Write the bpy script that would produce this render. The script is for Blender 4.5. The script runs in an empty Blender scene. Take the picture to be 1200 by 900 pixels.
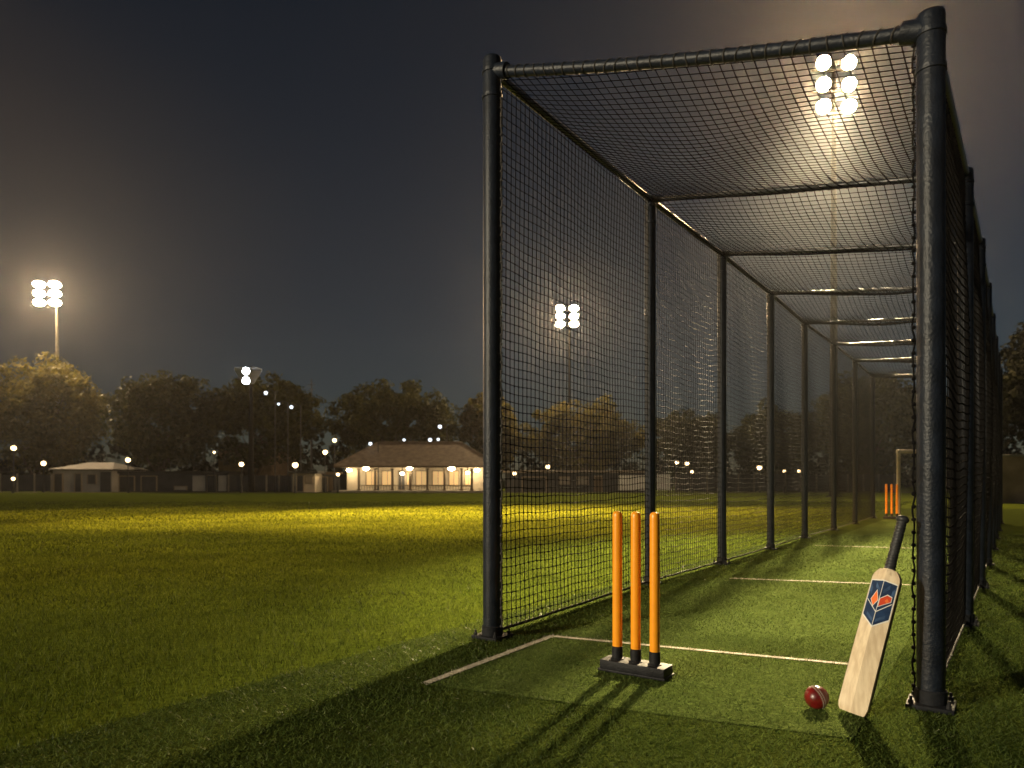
import bpy, bmesh, math, random
import numpy as np
from mathutils import Vector, Matrix

random.seed(7)
rng = np.random.default_rng(7)
R = math.radians
sc = bpy.context.scene
col = sc.collection

# ------------------------------------------------------------------ camera model
H = 0.95            # eye height
F = 820.0           # focal length in photo pixels (1200 wide)
HOR = 562.0         # horizon row
TAN = 0.6927        # slope of the cage direction in plan


def gp(px, py):
    """ground point seen at a photo pixel"""
    d = F * H / (py - HOR)
    return Vector(((px - 600) / F * d, d, 0))


def ap(px, py, d):
    """point at depth d seen at a photo pixel"""
    return Vector(((px - 600) / F * d, d, H - (py - HOR) / F * d))


# ------------------------------------------------------------------ materials
MATS = {}


def mat(name, color, rough=0.6, metal=0.0, var=0.0, vscale=8.0, bump=0.0, bscale=40.0, spec=0.5, coat=0.0,
        color2=None, detail=4.0, stretch=None):
    m = bpy.data.materials.new(name)
    m.use_nodes = True
    nt = m.node_tree
    b = nt.nodes['Principled BSDF']
    b.inputs['Base Color'].default_value = (*color, 1)
    b.inputs['Roughness'].default_value = rough
    b.inputs['Metallic'].default_value = metal
    b.inputs['Specular IOR Level'].default_value = spec
    b.inputs['Coat Weight'].default_value = coat
    tc = nt.nodes.new('ShaderNodeTexCoord')
    src = tc.outputs['Object']
    if stretch:
        mp = nt.nodes.new('ShaderNodeMapping')
        mp.inputs['Scale'].default_value = stretch
        nt.links.new(src, mp.inputs['Vector'])
        src = mp.outputs['Vector']
    if color2 is not None or var:
        n = nt.nodes.new('ShaderNodeTexNoise')
        n.inputs['Scale'].default_value = vscale
        n.inputs['Detail'].default_value = detail
        nt.links.new(src, n.inputs['Vector'])
        r = nt.nodes.new('ShaderNodeValToRGB')
        c2 = color2 if color2 is not None else tuple(c * (1 - var) for c in color)
        c1 = color if color2 is not None else tuple(min(1, c * (1 + var)) for c in color)
        r.color_ramp.elements[0].position = 0.35
        r.color_ramp.elements[1].position = 0.65
        r.color_ramp.elements[0].color = (*c2, 1)
        r.color_ramp.elements[1].color = (*c1, 1)
        nt.links.new(n.outputs['Fac'], r.inputs['Fac'])
        nt.links.new(r.outputs['Color'], b.inputs['Base Color'])
    if bump:
        n2 = nt.nodes.new('ShaderNodeTexNoise')
        n2.inputs['Scale'].default_value = bscale
        n2.inputs['Detail'].default_value = 3.0
        nt.links.new(src, n2.inputs['Vector'])
        bp = nt.nodes.new('ShaderNodeBump')
        bp.inputs['Strength'].default_value = bump
        bp.inputs['Distance'].default_value = 0.01
        nt.links.new(n2.outputs['Fac'], bp.inputs['Height'])
        nt.links.new(bp.outputs['Normal'], b.inputs['Normal'])
    MATS[name] = m
    return m


def emit(name, color, strength):
    m = bpy.data.materials.new(name)
    m.use_nodes = True
    b = m.node_tree.nodes['Principled BSDF']
    b.inputs['Base Color'].default_value = (*[min(1, c) * 0.8 for c in color], 1)
    b.inputs['Emission Color'].default_value = (*color, 1)
    b.inputs['Emission Strength'].default_value = strength
    return m


def blade_mat(name, c1, c2, trans=0.35, rough=0.6, patch=None, pscale=0.5):
    """grass blade: colour varies from blade to blade, light passes through"""
    m = bpy.data.materials.new(name)
    m.use_nodes = True
    nt = m.node_tree
    nt.nodes.clear()
    out = nt.nodes.new('ShaderNodeOutputMaterial')
    g = nt.nodes.new('ShaderNodeNewGeometry')
    r = nt.nodes.new('ShaderNodeValToRGB')
    r.color_ramp.elements[0].color = (*c1, 1)
    r.color_ramp.elements[1].color = (*c2, 1)
    nt.links.new(g.outputs['Random Per Island'], r.inputs['Fac'])
    colour = r.outputs['Color']
    if patch:
        tc = nt.nodes.new('ShaderNodeTexCoord')
        n = nt.nodes.new('ShaderNodeTexNoise')
        n.inputs['Scale'].default_value = pscale
        n.inputs['Detail'].default_value = 4
        nt.links.new(tc.outputs['Object'], n.inputs['Vector'])
        rr = nt.nodes.new('ShaderNodeValToRGB')
        rr.color_ramp.elements[0].position = 0.35
        rr.color_ramp.elements[1].position = 0.68
        rr.color_ramp.elements[0].color = (patch, patch, patch, 1)
        rr.color_ramp.elements[1].color = (1.15, 1.12, 1.0, 1)
        nt.links.new(n.outputs['Fac'], rr.inputs['Fac'])
        mx = nt.nodes.new('ShaderNodeMix')
        mx.data_type = 'RGBA'
        mx.blend_type = 'MULTIPLY'
        mx.inputs['Factor'].default_value = 1
        nt.links.new(colour, mx.inputs['A'])
        nt.links.new(rr.outputs['Color'], mx.inputs['B'])
        colour = mx.outputs['Result']
    p = nt.nodes.new('ShaderNodeBsdfPrincipled')
    p.inputs['Roughness'].default_value = rough
    p.inputs['Specular IOR Level'].default_value = 0.05
    nt.links.new(colour, p.inputs['Base Color'])
    t = nt.nodes.new('ShaderNodeBsdfTranslucent')
    nt.links.new(colour, t.inputs['Color'])
    ms = nt.nodes.new('ShaderNodeMixShader')
    ms.inputs['Fac'].default_value = trans
    nt.links.new(p.outputs[0], ms.inputs[1])
    nt.links.new(t.outputs[0], ms.inputs[2])
    nt.links.new(ms.outputs[0], out.inputs['Surface'])
    return m


def ground_mat(name, c1, c2, scale, bump, bscale, c3=None):
    m = bpy.data.materials.new(name)
    m.use_nodes = True
    nt = m.node_tree
    b = nt.nodes['Principled BSDF']
    b.inputs['Roughness'].default_value = 0.85
    b.inputs['Specular IOR Level'].default_value = 0.0
    tc = nt.nodes.new('ShaderNodeTexCoord')
    n = nt.nodes.new('ShaderNodeTexNoise')
    n.inputs['Scale'].default_value = scale
    n.inputs['Detail'].default_value = 6
    n.inputs['Roughness'].default_value = 0.65
    nt.links.new(tc.outputs['Object'], n.inputs['Vector'])
    r = nt.nodes.new('ShaderNodeValToRGB')
    r.color_ramp.elements[0].position = 0.32
    r.color_ramp.elements[1].position = 0.68
    r.color_ramp.elements[0].color = (*c1, 1)
    r.color_ramp.elements[1].color = (*c2, 1)
    nt.links.new(n.outputs['Fac'], r.inputs['Fac'])
    n3 = nt.nodes.new('ShaderNodeTexNoise')
    n3.inputs['Scale'].default_value = bscale
    n3.inputs['Detail'].default_value = 5
    nt.links.new(tc.outputs['Object'], n3.inputs['Vector'])
    r3 = nt.nodes.new('ShaderNodeValToRGB')
    r3.color_ramp.elements[0].position = 0.3
    r3.color_ramp.elements[1].position = 0.7
    r3.color_ramp.elements[0].color = (0.55, 0.55, 0.55, 1)
    r3.color_ramp.elements[1].color = (1.3, 1.3, 1.25, 1)
    nt.links.new(n3.outputs['Fac'], r3.inputs['Fac'])
    mx = nt.nodes.new('ShaderNodeMix')
    mx.data_type = 'RGBA'
    mx.blend_type = 'MULTIPLY'
    mx.inputs['Factor'].default_value = 1
    nt.links.new(r.outputs['Color'], mx.inputs['A'])
    nt.links.new(r3.outputs['Color'], mx.inputs['B'])
    nt.links.new(mx.outputs['Result'], b.inputs['Base Color'])
    bp = nt.nodes.new('ShaderNodeBump')
    bp.inputs['Strength'].default_value = bump
    bp.inputs['Distance'].default_value = 0.03
    nt.links.new(n3.outputs['Fac'], bp.inputs['Height'])
    nt.links.new(bp.outputs['Normal'], b.inputs['Normal'])
    return m


WARM = (1.0, 0.77, 0.42)
M_post = mat('black_powder_coat', (0.008, 0.011, 0.018), 0.44, 0.0, 0.3, 12, 0.30, 80, 0.28)
M_plate = mat('black_steel_plate', (0.012, 0.013, 0.016), 0.65, 0.0, 0.3, 20, 0.25, 60, 0.12)
M_bolt = mat('bolt_steel', (0.02, 0.02, 0.022), 0.7, 0.0, spec=0.15)
M_net = mat('black_net_twine', (0.0065, 0.006, 0.006), 0.62, 0.0, 0.25, 30, 0, 0, 0.015)
M_netr = mat('black_roof_twine', (0.0065, 0.006, 0.006), 0.7, 0.0, 0.25, 30, 0, 0, 0.0)
M_rope = mat('net_rope', (0.032, 0.028, 0.024), 0.8, 0.0, 0.4, 60, 0.3, 200)
M_orange = mat('orange_plastic', (0.90, 0.33, 0.012), 0.36, 0.0, 0.05, 14, 0.04, 60, 0.5)
M_rubber = mat('black_rubber', (0.010, 0.010, 0.012), 0.6, 0, 0.3, 30, 0.3, 120, 0.25)
M_willow = mat('willow_wood', (0.76, 0.62, 0.43), 0.42, 0.0, color2=(0.60, 0.46, 0.30), vscale=9, bump=0.05, bscale=60, stretch=(7, 7, 0.5))
M_willow_shaded = mat('willow_edge_shaded', (0.20, 0.14, 0.085), 0.5, 0.0, color2=(0.14, 0.095, 0.055), vscale=9, stretch=(7, 7, 0.6))  # darker willow copy: shade on the edges and toe put into the colour
M_grip = mat('rubber_grip', (0.02, 0.02, 0.022), 0.5, 0, 0.2, 40, 0.2, 150)
M_navy = mat('navy_sticker', (0.016, 0.035, 0.085), 0.3, 0, 0.35, 22)
M_midblue = mat('blue_sticker', (0.045, 0.085, 0.17), 0.3, 0, 0.3, 30)
M_white = mat('white_sticker', (0.72, 0.70, 0.66), 0.4)
M_red = mat('red_sticker', (0.62, 0.07, 0.025), 0.35)
M_redo = mat('orange_sticker', (0.80, 0.17, 0.04), 0.35)
M_leather = mat('red_leather', (0.15, 0.007, 0.006), 0.32, 0, 0.4, 18, 0.12, 90, 0.5, 0.25)
M_stitch = mat('white_stitching', (0.38, 0.33, 0.26), 0.7)
M_line = mat('white_line_turf', (0.40, 0.36, 0.28), 0.9, 0, 0.25, 40, 0.5, 120)
M_lead = mat('galvanised_pole', (0.22, 0.21, 0.19), 0.5, 0.4, 0.2, 5)
M_dpole = mat('dark_lamp_pole', (0.04, 0.04, 0.045), 0.5, 0.2)
M_far = mat('far_black_pole', (0.012, 0.012, 0.012), 0.85, 0.0, 0.2, 5, 0, 0, 0.1)
M_rail = mat('black_rail', (0.012, 0.014, 0.018), 0.30, 0.0, 0.3, 12, 0.15, 80, 0.8)
M_house = mat('lamp_housing', (0.06, 0.06, 0.06), 0.5, 0.4)
M_flood = emit('flood_lens', (1.0, 0.69, 0.37), 1300)
M_floodn = emit('near_flood_lens', (1.0, 0.66, 0.33), 2300)
M_flood2 = emit('cool_flood_lens', (0.85, 0.93, 1.0), 60)
M_globe = emit('lamp_globe_warm', (1.0, 0.70, 0.34), 9)
M_globec = emit('lamp_globe_cool', (0.80, 0.90, 1.0), 2.5)
M_eave = emit('eave_lamp', (1.0, 0.78, 0.45), 40)
M_winlit = emit('lit_window', (1.0, 0.70, 0.34), 0.30)
M_cream = mat('cream_render', (0.60, 0.52, 0.40), 0.8, 0, 0.12, 1.2, 0.1, 20)
M_pale = mat('pale_render', (0.44, 0.43, 0.40), 0.8, 0, 0.15, 1.0)
M_roof = mat('brown_tiles', (0.15, 0.115, 0.08), 0.8, 0, 0.3, 3, 0.5, 6)
M_droof = mat('dark_roof', (0.035, 0.035, 0.035), 0.8, 0, 0.3, 2)
M_dark = mat('dark_panel', (0.045, 0.048, 0.055), 0.6, 0, 0.3, 1.5, 0.2, 8)
M_column = mat('brown_column', (0.12, 0.085, 0.055), 0.7)
M_frame = mat('window_frame', (0.30, 0.25, 0.19), 0.6)
M_concrete = mat('concrete', (0.26, 0.24, 0.21), 0.9, 0, 0.25, 1.5, 0.3, 12)
M_brick = mat('brown_wall', (0.34, 0.24, 0.16), 0.9, 0, 0.35, 1.2, 0.4, 9)
M_board = mat('white_board', (0.62, 0.64, 0.68), 0.6, 0, 0.1, 1.5)
M_goal = mat('cream_frame_paint', (0.55, 0.47, 0.36), 0.5, 0, 0.15, 6)
M_bark = mat('bark', (0.09, 0.065, 0.045), 0.9, 0, 0.4, 3, 0.6, 10)
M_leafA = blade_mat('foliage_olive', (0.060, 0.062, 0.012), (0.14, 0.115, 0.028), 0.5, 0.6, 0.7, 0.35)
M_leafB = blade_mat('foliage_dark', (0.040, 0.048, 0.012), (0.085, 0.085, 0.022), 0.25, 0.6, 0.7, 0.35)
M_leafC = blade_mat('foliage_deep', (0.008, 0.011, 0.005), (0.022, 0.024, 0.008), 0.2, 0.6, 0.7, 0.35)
M_grass = blade_mat('grass_blade', (0.022, 0.038, 0.005), (0.135, 0.175, 0.026), 0.42, 0.5, 0.6, 0.8)
M_turf = blade_mat('turf_fibre', (0.024, 0.046, 0.010), (0.110, 0.150, 0.036), 0.25, 0.42, 0.75, 1.4)
M_matf = blade_mat('mat_fibre', (0.032, 0.060, 0.013), (0.140, 0.185, 0.050), 0.25, 0.42, 0.6, 1.1)
M_linef = blade_mat('white_fibre', (0.30, 0.27, 0.21), (0.58, 0.52, 0.42), 0.2, 0.6)
M_ground = ground_mat('lawn_ground', (0.042, 0.062, 0.007), (0.080, 0.104, 0.013), 0.9, 0.5, 30)
M_turfg = ground_mat('turf_backing', (0.036, 0.054, 0.011), (0.060, 0.078, 0.015), 1.5, 1.0, 70)
M_matg = ground_mat('mat_backing', (0.058, 0.086, 0.021), (0.086, 0.116, 0.032), 1.2, 0.8, 70)
M_path = ground_mat('asphalt', (0.045, 0.043, 0.040), (0.07, 0.066, 0.06), 1.0, 0.4, 8)


# ------------------------------------------------------------------ mesh helpers
class MB:
    def __init__(self):
        self.v, self.f, self.m = [], [], []

    def add(self, vs, fs, mi=0):
        o = len(self.v)
        self.v += [tuple(p) for p in vs]
        self.f += [tuple(i + o for i in f) for f in fs]
        self.m += [mi] * len(fs)
        return self

    def box(self, c, s, rot=None, bev=0.0, mi=0):
        bm = bmesh.new()
        bmesh.ops.create_cube(bm, size=1)
        for v in bm.verts:
            v.co = Vector((v.co.x * s[0], v.co.y * s[1], v.co.z * s[2]))
        if bev > 0:
            bmesh.ops.bevel(bm, geom=bm.edges[:], offset=bev, segments=2, profile=0.5, affect='EDGES')
        bm.verts.index_update()
        M = rot if rot is not None else Matrix.Identity(3)
        self.add([M @ v.co + Vector(c) for v in bm.verts], [[v.index for v in f.verts] for f in bm.faces], mi)
        bm.free()
        return self

    def tube(self, pts, rad, n=10, cap=True, mi=0):
        pts = [Vector(p) for p in pts]
        if not isinstance(rad, (list, tuple)):
            rad = [rad] * len(pts)
        vs, fs = [], []
        up = None
        for i, p in enumerate(pts):
            t = (pts[min(i + 1, len(pts) - 1)] - pts[max(i - 1, 0)])
            t.normalize()
            if up is None:
                up = Vector((0, 0, 1)) if abs(t.z) < 0.9 else Vector((0, 1, 0))
            a = t.cross(up)
            if a.length < 1e-4:
                a = t.orthogonal()
            a.normalize()
            b = a.cross(t).normalized()
            up = b
            for k in range(n):
                w = 2 * math.pi * k / n
                vs.append(p + (a * math.cos(w) + b * math.sin(w)) * rad[i])
        for i in range(len(pts) - 1):
            for k in range(n):
                k2 = (k + 1) % n
                fs.append((i * n + k, i * n + k2, (i + 1) * n + k2, (i + 1) * n + k))
        if cap:
            fs.append(tuple(range(n))[::-1])
            fs.append(tuple((len(pts) - 1) * n + k for k in range(n)))
        return self.add(vs, fs, mi)

    def prism(self, poly, z0, z1, mi=0):
        n = len(poly)
        vs = [(p[0], p[1], z0) for p in poly] + [(p[0], p[1], z1) for p in poly]
        fs = [tuple(range(n))[::-1], tuple(range(n, 2 * n))]
        fs += [(i, (i + 1) % n, n + (i + 1) % n, n + i) for i in range(n)]
        return self.add(vs, fs, mi)

    def build(self, name, mats, parent=None, smooth=40, loc=None):
        me = bpy.data.meshes.new(name)
        off = parent_world(parent) if (parent is not None and loc is None) else Vector(loc or (0, 0, 0))
        me.from_pydata([(x - off.x, y - off.y, z - off.z) for x, y, z in self.v], [], self.f)
        mats = mats if isinstance(mats, (list, tuple)) else [mats]
        for m in mats:
            me.materials.append(m)
        if len(mats) > 1:
            me.polygons.foreach_set('material_index', self.m)
        bm = bmesh.new()
        bm.from_mesh(me)
        bmesh.ops.recalc_face_normals(bm, faces=bm.faces)
        bm.to_mesh(me)
        bm.free()
        if smooth:
            me.polygons.foreach_set('use_smooth', [True] * len(me.polygons))
            me.set_sharp_from_angle(angle=R(smooth))
        me.update()
        o = bpy.data.objects.new(name, me)
        col.objects.link(o)
        if parent is not None:
            o.parent = parent
        elif loc is not None:
            o.location = loc
        return o


WORLD_LOC = {}


def parent_world(p):
    v = Vector((0, 0, 0))
    while p is not None:
        v += p.location
        p = p.parent
    return v


def np_mesh(name, verts, tris, mat_, n=3, loc=None, parent=None, midx=None):
    me = bpy.data.meshes.new(name)
    verts = np.asarray(verts, np.float32)
    if parent is not None:
        verts = verts - np.array(parent_world(parent), np.float32)
    tris = np.asarray(tris, np.int32)
    me.vertices.add(len(verts))
    me.vertices.foreach_set('co', verts.ravel())
    me.loops.add(tris.size)
    me.loops.foreach_set('vertex_index', tris.ravel())
    me.polygons.add(len(tris))
    me.polygons.foreach_set('loop_start', np.arange(0, tris.size, n, dtype=np.int32))
    me.polygons.foreach_set('loop_total', np.full(len(tris), n, np.int32))
    for m in (mat_ if isinstance(mat_, (list, tuple)) else [mat_]):
        me.materials.append(m)
    if midx is not None:
        me.polygons.foreach_set('material_index', np.asarray(midx, np.int32))
    me.update(calc_edges=True)
    me.validate()
    o = bpy.data.objects.new(name, me)
    col.objects.link(o)
    if parent is not None:
        o.parent = parent
    return o


def tag(o, label=None, cat=None, group=None, kind=None):
    if label: o['label'] = label
    if cat: o['category'] = cat
    if group: o['group'] = group
    if kind: o['kind'] = kind
    return o


def thing(name, label, cat, loc, group=None):
    o = bpy.data.objects.new(name, None)
    o.empty_display_size = 0.2
    col.objects.link(o)
    o.location = loc
    return tag(o, label, cat, group)


# ------------------------------------------------------------------ ground
def lateral(X0, z):
    """point on a line parallel to the cage, in metres; X0 and z in eye heights"""
    return Vector(((X0 + TAN * z) * H, z * H, 0))


def sheet(name, poly, z, m, label, cat='ground'):
    mb = MB()
    mb.add([(p[0], p[1], z) for p in poly], [tuple(range(len(poly)))])
    o = mb.build(name, m, None, smooth=0)
    return tag(o, label, cat, kind='structure')


sheet('ground', [(-600, -300), (600, -300), (600, 900), (-600, 900)], 0.0, M_ground,
      'floodlit olive green playing field stretching to the far trees', 'grass field')
# artificial turf strip round the cage
TURF_L, TURF_R = -3.63, 6.0
tl = [lateral(TURF_L, -6), lateral(TURF_R, -6), lateral(TURF_R, 24), lateral(TURF_L, 24)]
sheet('artificial_turf', tl, 0.004, M_turfg, 'dark green artificial turf apron under and around the practice net', 'turf')
# lighter pitch mat inside the cage
MAT_L, MAT_R, MAT_Z0, MAT_Z1 = -2.80, -0.55, 3.05, 19.0
mt = [lateral(MAT_L, 3.40), lateral(MAT_R, 2.68), lateral(MAT_R, MAT_Z1 - 1.2), lateral(MAT_L, MAT_Z1)]
sheet('pitch_mat', mt, 0.008, M_matg, 'lighter olive batting strip running down inside the practice net', 'pitch')
sheet('path', [(-90, 50.2), (70, 50.2), (70, 53.5), (-90, 53.5)], 0.006, M_path,
      'dark path along the far edge of the field', 'path')


def dist_poly_line(p, a, b):
    ab = b - a
    t = ((p - a) @ ab) / (ab @ ab)
    t = np.clip(t, 0, 1)
    q = a + t[:, None] * ab
    return np.linalg.norm(p - q, axis=1)


# crease lines: ((photo ends), width)
LINES = [
    ('crease_line', (500, 803), (648, 747), 0.040, 'white side line running towards the front left cage post'),
    ('crease_line', (646, 747.5), (1003, 781.5), 0.036, 'nearest white crease line crossing the pitch behind the near stumps'),
    ('crease_line', (856, 679), (1082, 687.5), 0.036, 'white crease line crossing the middle of the pitch'),
    ('crease_line', (955, 640), (1090, 644), 0.036, 'farthest white crease line in front of the far stumps'),
]
line_segs = []
for nm, p0, p1, w, lab in LINES:
    a, b = gp(*p0), gp(*p1)
    d = (b - a).normalized()
    nrm = Vector((-d.y, d.x, 0)) * w / 2
    mb = MB()
    mb.add([a + nrm + Vector((0, 0, .012)), a - nrm + Vector((0, 0, .012)), b - nrm + Vector((0, 0, .012)), b + nrm + Vector((0, 0, .012))], [(0, 1, 2, 3)])
    o = mb.build(nm, M_line, None, smooth=0)
    tag(o, lab, 'line', kind='structure')
    line_segs.append((np.array(a)[:2], np.array(b)[:2], w))


def scatter(xmin, xmax, ymin, ymax, n, keep):
    p = np.stack([rng.uniform(xmin, xmax, n), rng.uniform(ymin, ymax, n)], 1)
    return p[keep(p)]


def x0_of(p):
    return p[:, 0] / H - TAN * p[:, 1] / H


def in_view(p, margin=1.0):
    return np.abs(p[:, 0]) < 0.80 * p[:, 1] + margin


def blades(name, pts, z, h, w, lean, mats, midx=None):
    n = len(pts)
    ang = rng.uniform(0, 2 * math.pi, n)
    d = np.stack([np.cos(ang), np.sin(ang)], 1)
    la = rng.uniform(0, 2 * math.pi, n)
    ll = lean * h * rng.uniform(0.2, 1.0, n)
    v = np.zeros((n, 3, 3), np.float32)
    v[:, 0, :2] = pts - d * (w / 2)[:, None]
    v[:, 1, :2] = pts + d * (w / 2)[:, None]
    v[:, 2, :2] = pts + np.stack([np.cos(la), np.sin(la)], 1) * ll[:, None]
    v[:, :2, 2] = z
    v[:, 2, 2] = z + h
    return np_mesh(name, v.reshape(-1, 3), np.arange(n * 3).reshape(-1, 3), mats, 3, midx=midx)


# natural grass: nearer is denser
parts, hs, ws = [], [], []
for (y0, y1, dens, hh, ww) in ((1.9, 5, 4200, .028, .0045), (5, 9, 2000, .029, .007), (9, 16, 700, .030, .012), (16, 30, 160, .036, .028)):
    xm, xM = -0.8 * y1 - 1, 0.8 * y1 + 1
    n = int((xM - xm) * (y1 - y0) * dens)
    # clumpy density
    p = scatter(xm, xM, y0, y1, n, lambda q: in_view(q) & (x0_of(q) < TURF_L + 0.02 * np.sin(q[:, 1] * 9)))
    cl = 0.5 + 0.5 * np.sin(p[:, 0] * 5.3 + 1.7 * np.sin(p[:, 1] * 3.1)) * np.sin(p[:, 1] * 4.7 + 1.3 * np.sin(p[:, 0] * 2.3))
    parts.append(p)
    hs.append(hh * rng.uniform(0.5, 1.25, len(p)) * (0.88 + 0.24 * cl))
    ws.append(ww * rng.uniform(0.7, 1.3, len(p)))
g = blades('grass', np.concatenate(parts), 0.0, np.concatenate(hs), np.concatenate(ws), 0.9, [M_grass])
tag(g, 'short natural grass of the field beside the turf strip', 'grass', kind='stuff')

# turf fibres
parts, hs, ws, mi = [], [], [], []
for (y0, y1, dens, hh, ww) in ((1.9, 4.2, 7500, .016, .0044), (4.2, 7, 3300, .016, .0066), (7, 12, 900, .016, .012)):
    xm, xM = -0.8 * y1 - 1, 0.8 * y1 + 1
    n = int((xM - xm) * (y1 - y0) * dens)
    p = scatter(xm, xM, y0, y1, n, lambda q: in_view(q, .6) & (x0_of(q) > TURF_L - 0.01) & (x0_of(q) < TURF_R))
    x0 = x0_of(p)
    zz = p[:, 1] / H
    e0 = 3.40 + (x0 - MAT_L) / (MAT_R - MAT_L) * (2.68 - 3.40)
    inm = (x0 > MAT_L) & (x0 < MAT_R) & (zz > e0)
    k = inm.astype(np.int32)
    for a, b, w in line_segs:
        k[dist_poly_line(p, a, b) < w * 0.52] = 2
    parts.append(p)
    mi.append(k)
    hs.append(hh * rng.uniform(0.5, 1.2, len(p)))
    ws.append(ww * rng.uniform(0.7, 1.3, len(p)))
fib = blades('turf_fibres', np.concatenate(parts), 0.006, np.concatenate(hs), np.concatenate(ws), 1.6,
             [M_turf, M_matf, M_linef], np.concatenate(mi))
tag(fib, 'short curled fibres of the artificial turf and batting strip', 'turf', kind='stuff')

# ------------------------------------------------------------------ cage
LX = [577, 762, 846, 903, 943, 977, 1002, 1023]
LZ = [4.41, 6.65, 8.26, 10.0, 11.9, 13.75, 15.7, 18.15]
LT = [2.66, 2.69, 2.69, 2.69, 2.69, 2.69, 2.69, 2.69]      # post top above eye
LB = [2.57, 2.66, 2.66, 2.66, 2.66, 2.66, 2.66, 2.66]      # bar height above eye
RX = [1091, 1131, 1147.5, 1156.5, 1162, 1166, 1169, 1172]
RZ = [3.07, 4.80, 6.45, 8.15, 9.95, 11.75, 13.6, 15.8]
RB = [1.97, 2.09, 2.19, 2.26, 2.33, 2.38, 2.44, 2.50]
RT = [2.05, 2.13, 2.22, 2.29, 2.36, 2.41, 2.47, 2.53]
LP = [Vector(((x - 600) / F * z * H, z * H, 0)) for x, z in zip(LX, LZ)]
RP = [Vector(((x - 600) / F * z * H, z * H, 0)) for x, z in zip(RX, RZ)]
PR = 0.052

cage = thing('cricket_net_cage', 'long black netted cricket practice cage on steel posts over the turf strip', 'practice net',
             ((LP[0] + RP[0]) / 2))
axis = (LP[-1] - LP[0]).normalized()
perp = Vector((axis.y, -axis.x, 0))
yaw = math.atan2(axis.y, axis.x)
ROT = Matrix.Rotation(yaw, 3, 'Z')


def post(base, top, r, big):
    mb = MB()
    n = 28 if big else 16
    zs = [0.012, top * .25, top * .5, top * .75, top - .02, top - .006, top]
    rs = [r, r, r, r, r, r * .93, r * .7]
    mb.tube([base + Vector((0, 0, z)) for z in zs], rs, n)
    p = mb.build('post', M_post, cage, 50)
    c = MB()
    s = r * 1.55
    c.box(base + Vector((0, 0, .014)), (s * 2.1, s * 2.1, .02), ROT, .004)
    c.tube([base + Vector((0, 0, .02)), base + Vector((0, 0, .075)), base + Vector((0, 0, .08))], [r * 1.13, r * 1.13, r * 1.03], n)
    bp = c.build('base_plate', M_plate, p, 40)
    if big:
        for sx in (-1, 1):
            for sy in (-1, 1):
                bb = MB()
                q = base + ROT @ Vector((sx * s * .82, sy * s * .82, 0))
                bb.tube([q + Vector((0, 0, .022)), q + Vector((0, 0, .040))], .011, 6)
                bb.tube([q + Vector((0, 0, .036)), q + Vector((0, 0, .056))], .006, 8)
                bb.build('bolt', M_bolt, p, 30)
    # clamp collars near the top
    for dz in ((.09, .24) if big else (.06,)):
        z = top - dz
        k = MB()
        k.tube([base + Vector((0, 0, z - .012)), base + Vector((0, 0, z - .01)), base + Vector((0, 0, z + .01)), base + Vector((0, 0, z + .012))],
               [r * 1.02, r * 1.1, r * 1.1, r * 1.02], n)
        k.build('collar', M_post, p, 50)
    return p


for i in range(8):
    post(LP[i], (LT[i] + 1) * H, PR * 1.08 if i == 0 else PR * .95, i < 3)
    post(RP[i], (RT[i] + 1) * H, PR * 1.02 if i == 0 else PR * .9, i < 3)

Ltop = [LP[i] + Vector((0, 0, (LB[i] + 1) * H)) for i in range(8)]
Rtop = [RP[i] + Vector((0, 0, (RB[i] + 1) * H)) for i in range(8)]
for i in range(8):
    a, b = Ltop[i], Rtop[i]
    d = (b - a).normalized()
    mb = MB()
    sag = .004 if i else .03
    pts = []
    for k in range(13):
        t = k / 12
        pts.append(a.lerp(b, t) - Vector((0, 0, sag * 4 * t * (1 - t))))
    mb.tube(pts, .030 if i == 0 else .022, 16)
    cb = mb.build('crossbar', M_rail if i else M_post, cage, 50)
    # end sockets
    s = MB()
    s.tube([a + d * .03, a + d * .11], .046 if i == 0 else .032, 16)
    s.build('end_socket', M_post, cb, 50)
    s = MB()
    s.tube([b - d * .03, b - d * .11], .046 if i == 0 else .032, 16)
    s.build('end_socket', M_post, cb, 50)
for tops in (Ltop, Rtop):
    mb = MB()
    mb.tube(tops, .026, 12)
    mb.build('top_rail', M_rail, cage, 60)


# ---- netting: real strands with knots at every crossing
def interp(pts, s):
    """pts: list of Vectors, s: array of parameters 0..len-1"""
    a = np.array([tuple(p) for p in pts])
    i = np.clip(np.floor(s).astype(int), 0, len(pts) - 2)
    t = (s - i)[:, None]
    return a[i] * (1 - t) + a[i + 1] * t


def params(pts, step):
    a = np.array([tuple(p) for p in pts])
    L = np.linalg.norm(np.diff(a, axis=0), axis=1)
    out = []
    for k, l in enumerate(L):
        m = max(1, int(round(l / step)))
        out.append(k + np.arange(m) / m)
    out.append(np.array([len(pts) - 1.0]))
    return np.concatenate(out)


def strands(lines, r):
    """lines (L,n,3) -> verts, quads of triangular tubes"""
    L, n, _ = lines.shape
    t = np.gradient(lines, axis=1)
    t /= np.linalg.norm(t, axis=2, keepdims=True) + 1e-9
    ref = np.array([0.31, 0.62, 0.72])
    a = np.cross(t, ref)
    a /= np.linalg.norm(a, axis=2, keepdims=True) + 1e-9
    b = np.cross(t, a)
    rings = []
    for k in range(4):
        w = 2 * math.pi * k / 4 + .4
        rings.append(lines + r * (math.cos(w) * a + math.sin(w) * b))
    v = np.stack(rings, 2)          # L,n,4,3
    idx = np.arange(L * n * 4).reshape(L, n, 4)
    q = []
    for k in range(4):
        k2 = (k + 1) % 4
        q.append(np.stack([idx[:, :-1, k], idx[:, :-1, k2], idx[:, 1:, k2], idx[:, 1:, k]], -1).reshape(-1, 4))
    return v.reshape(-1, 3), np.concatenate(q)


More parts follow.
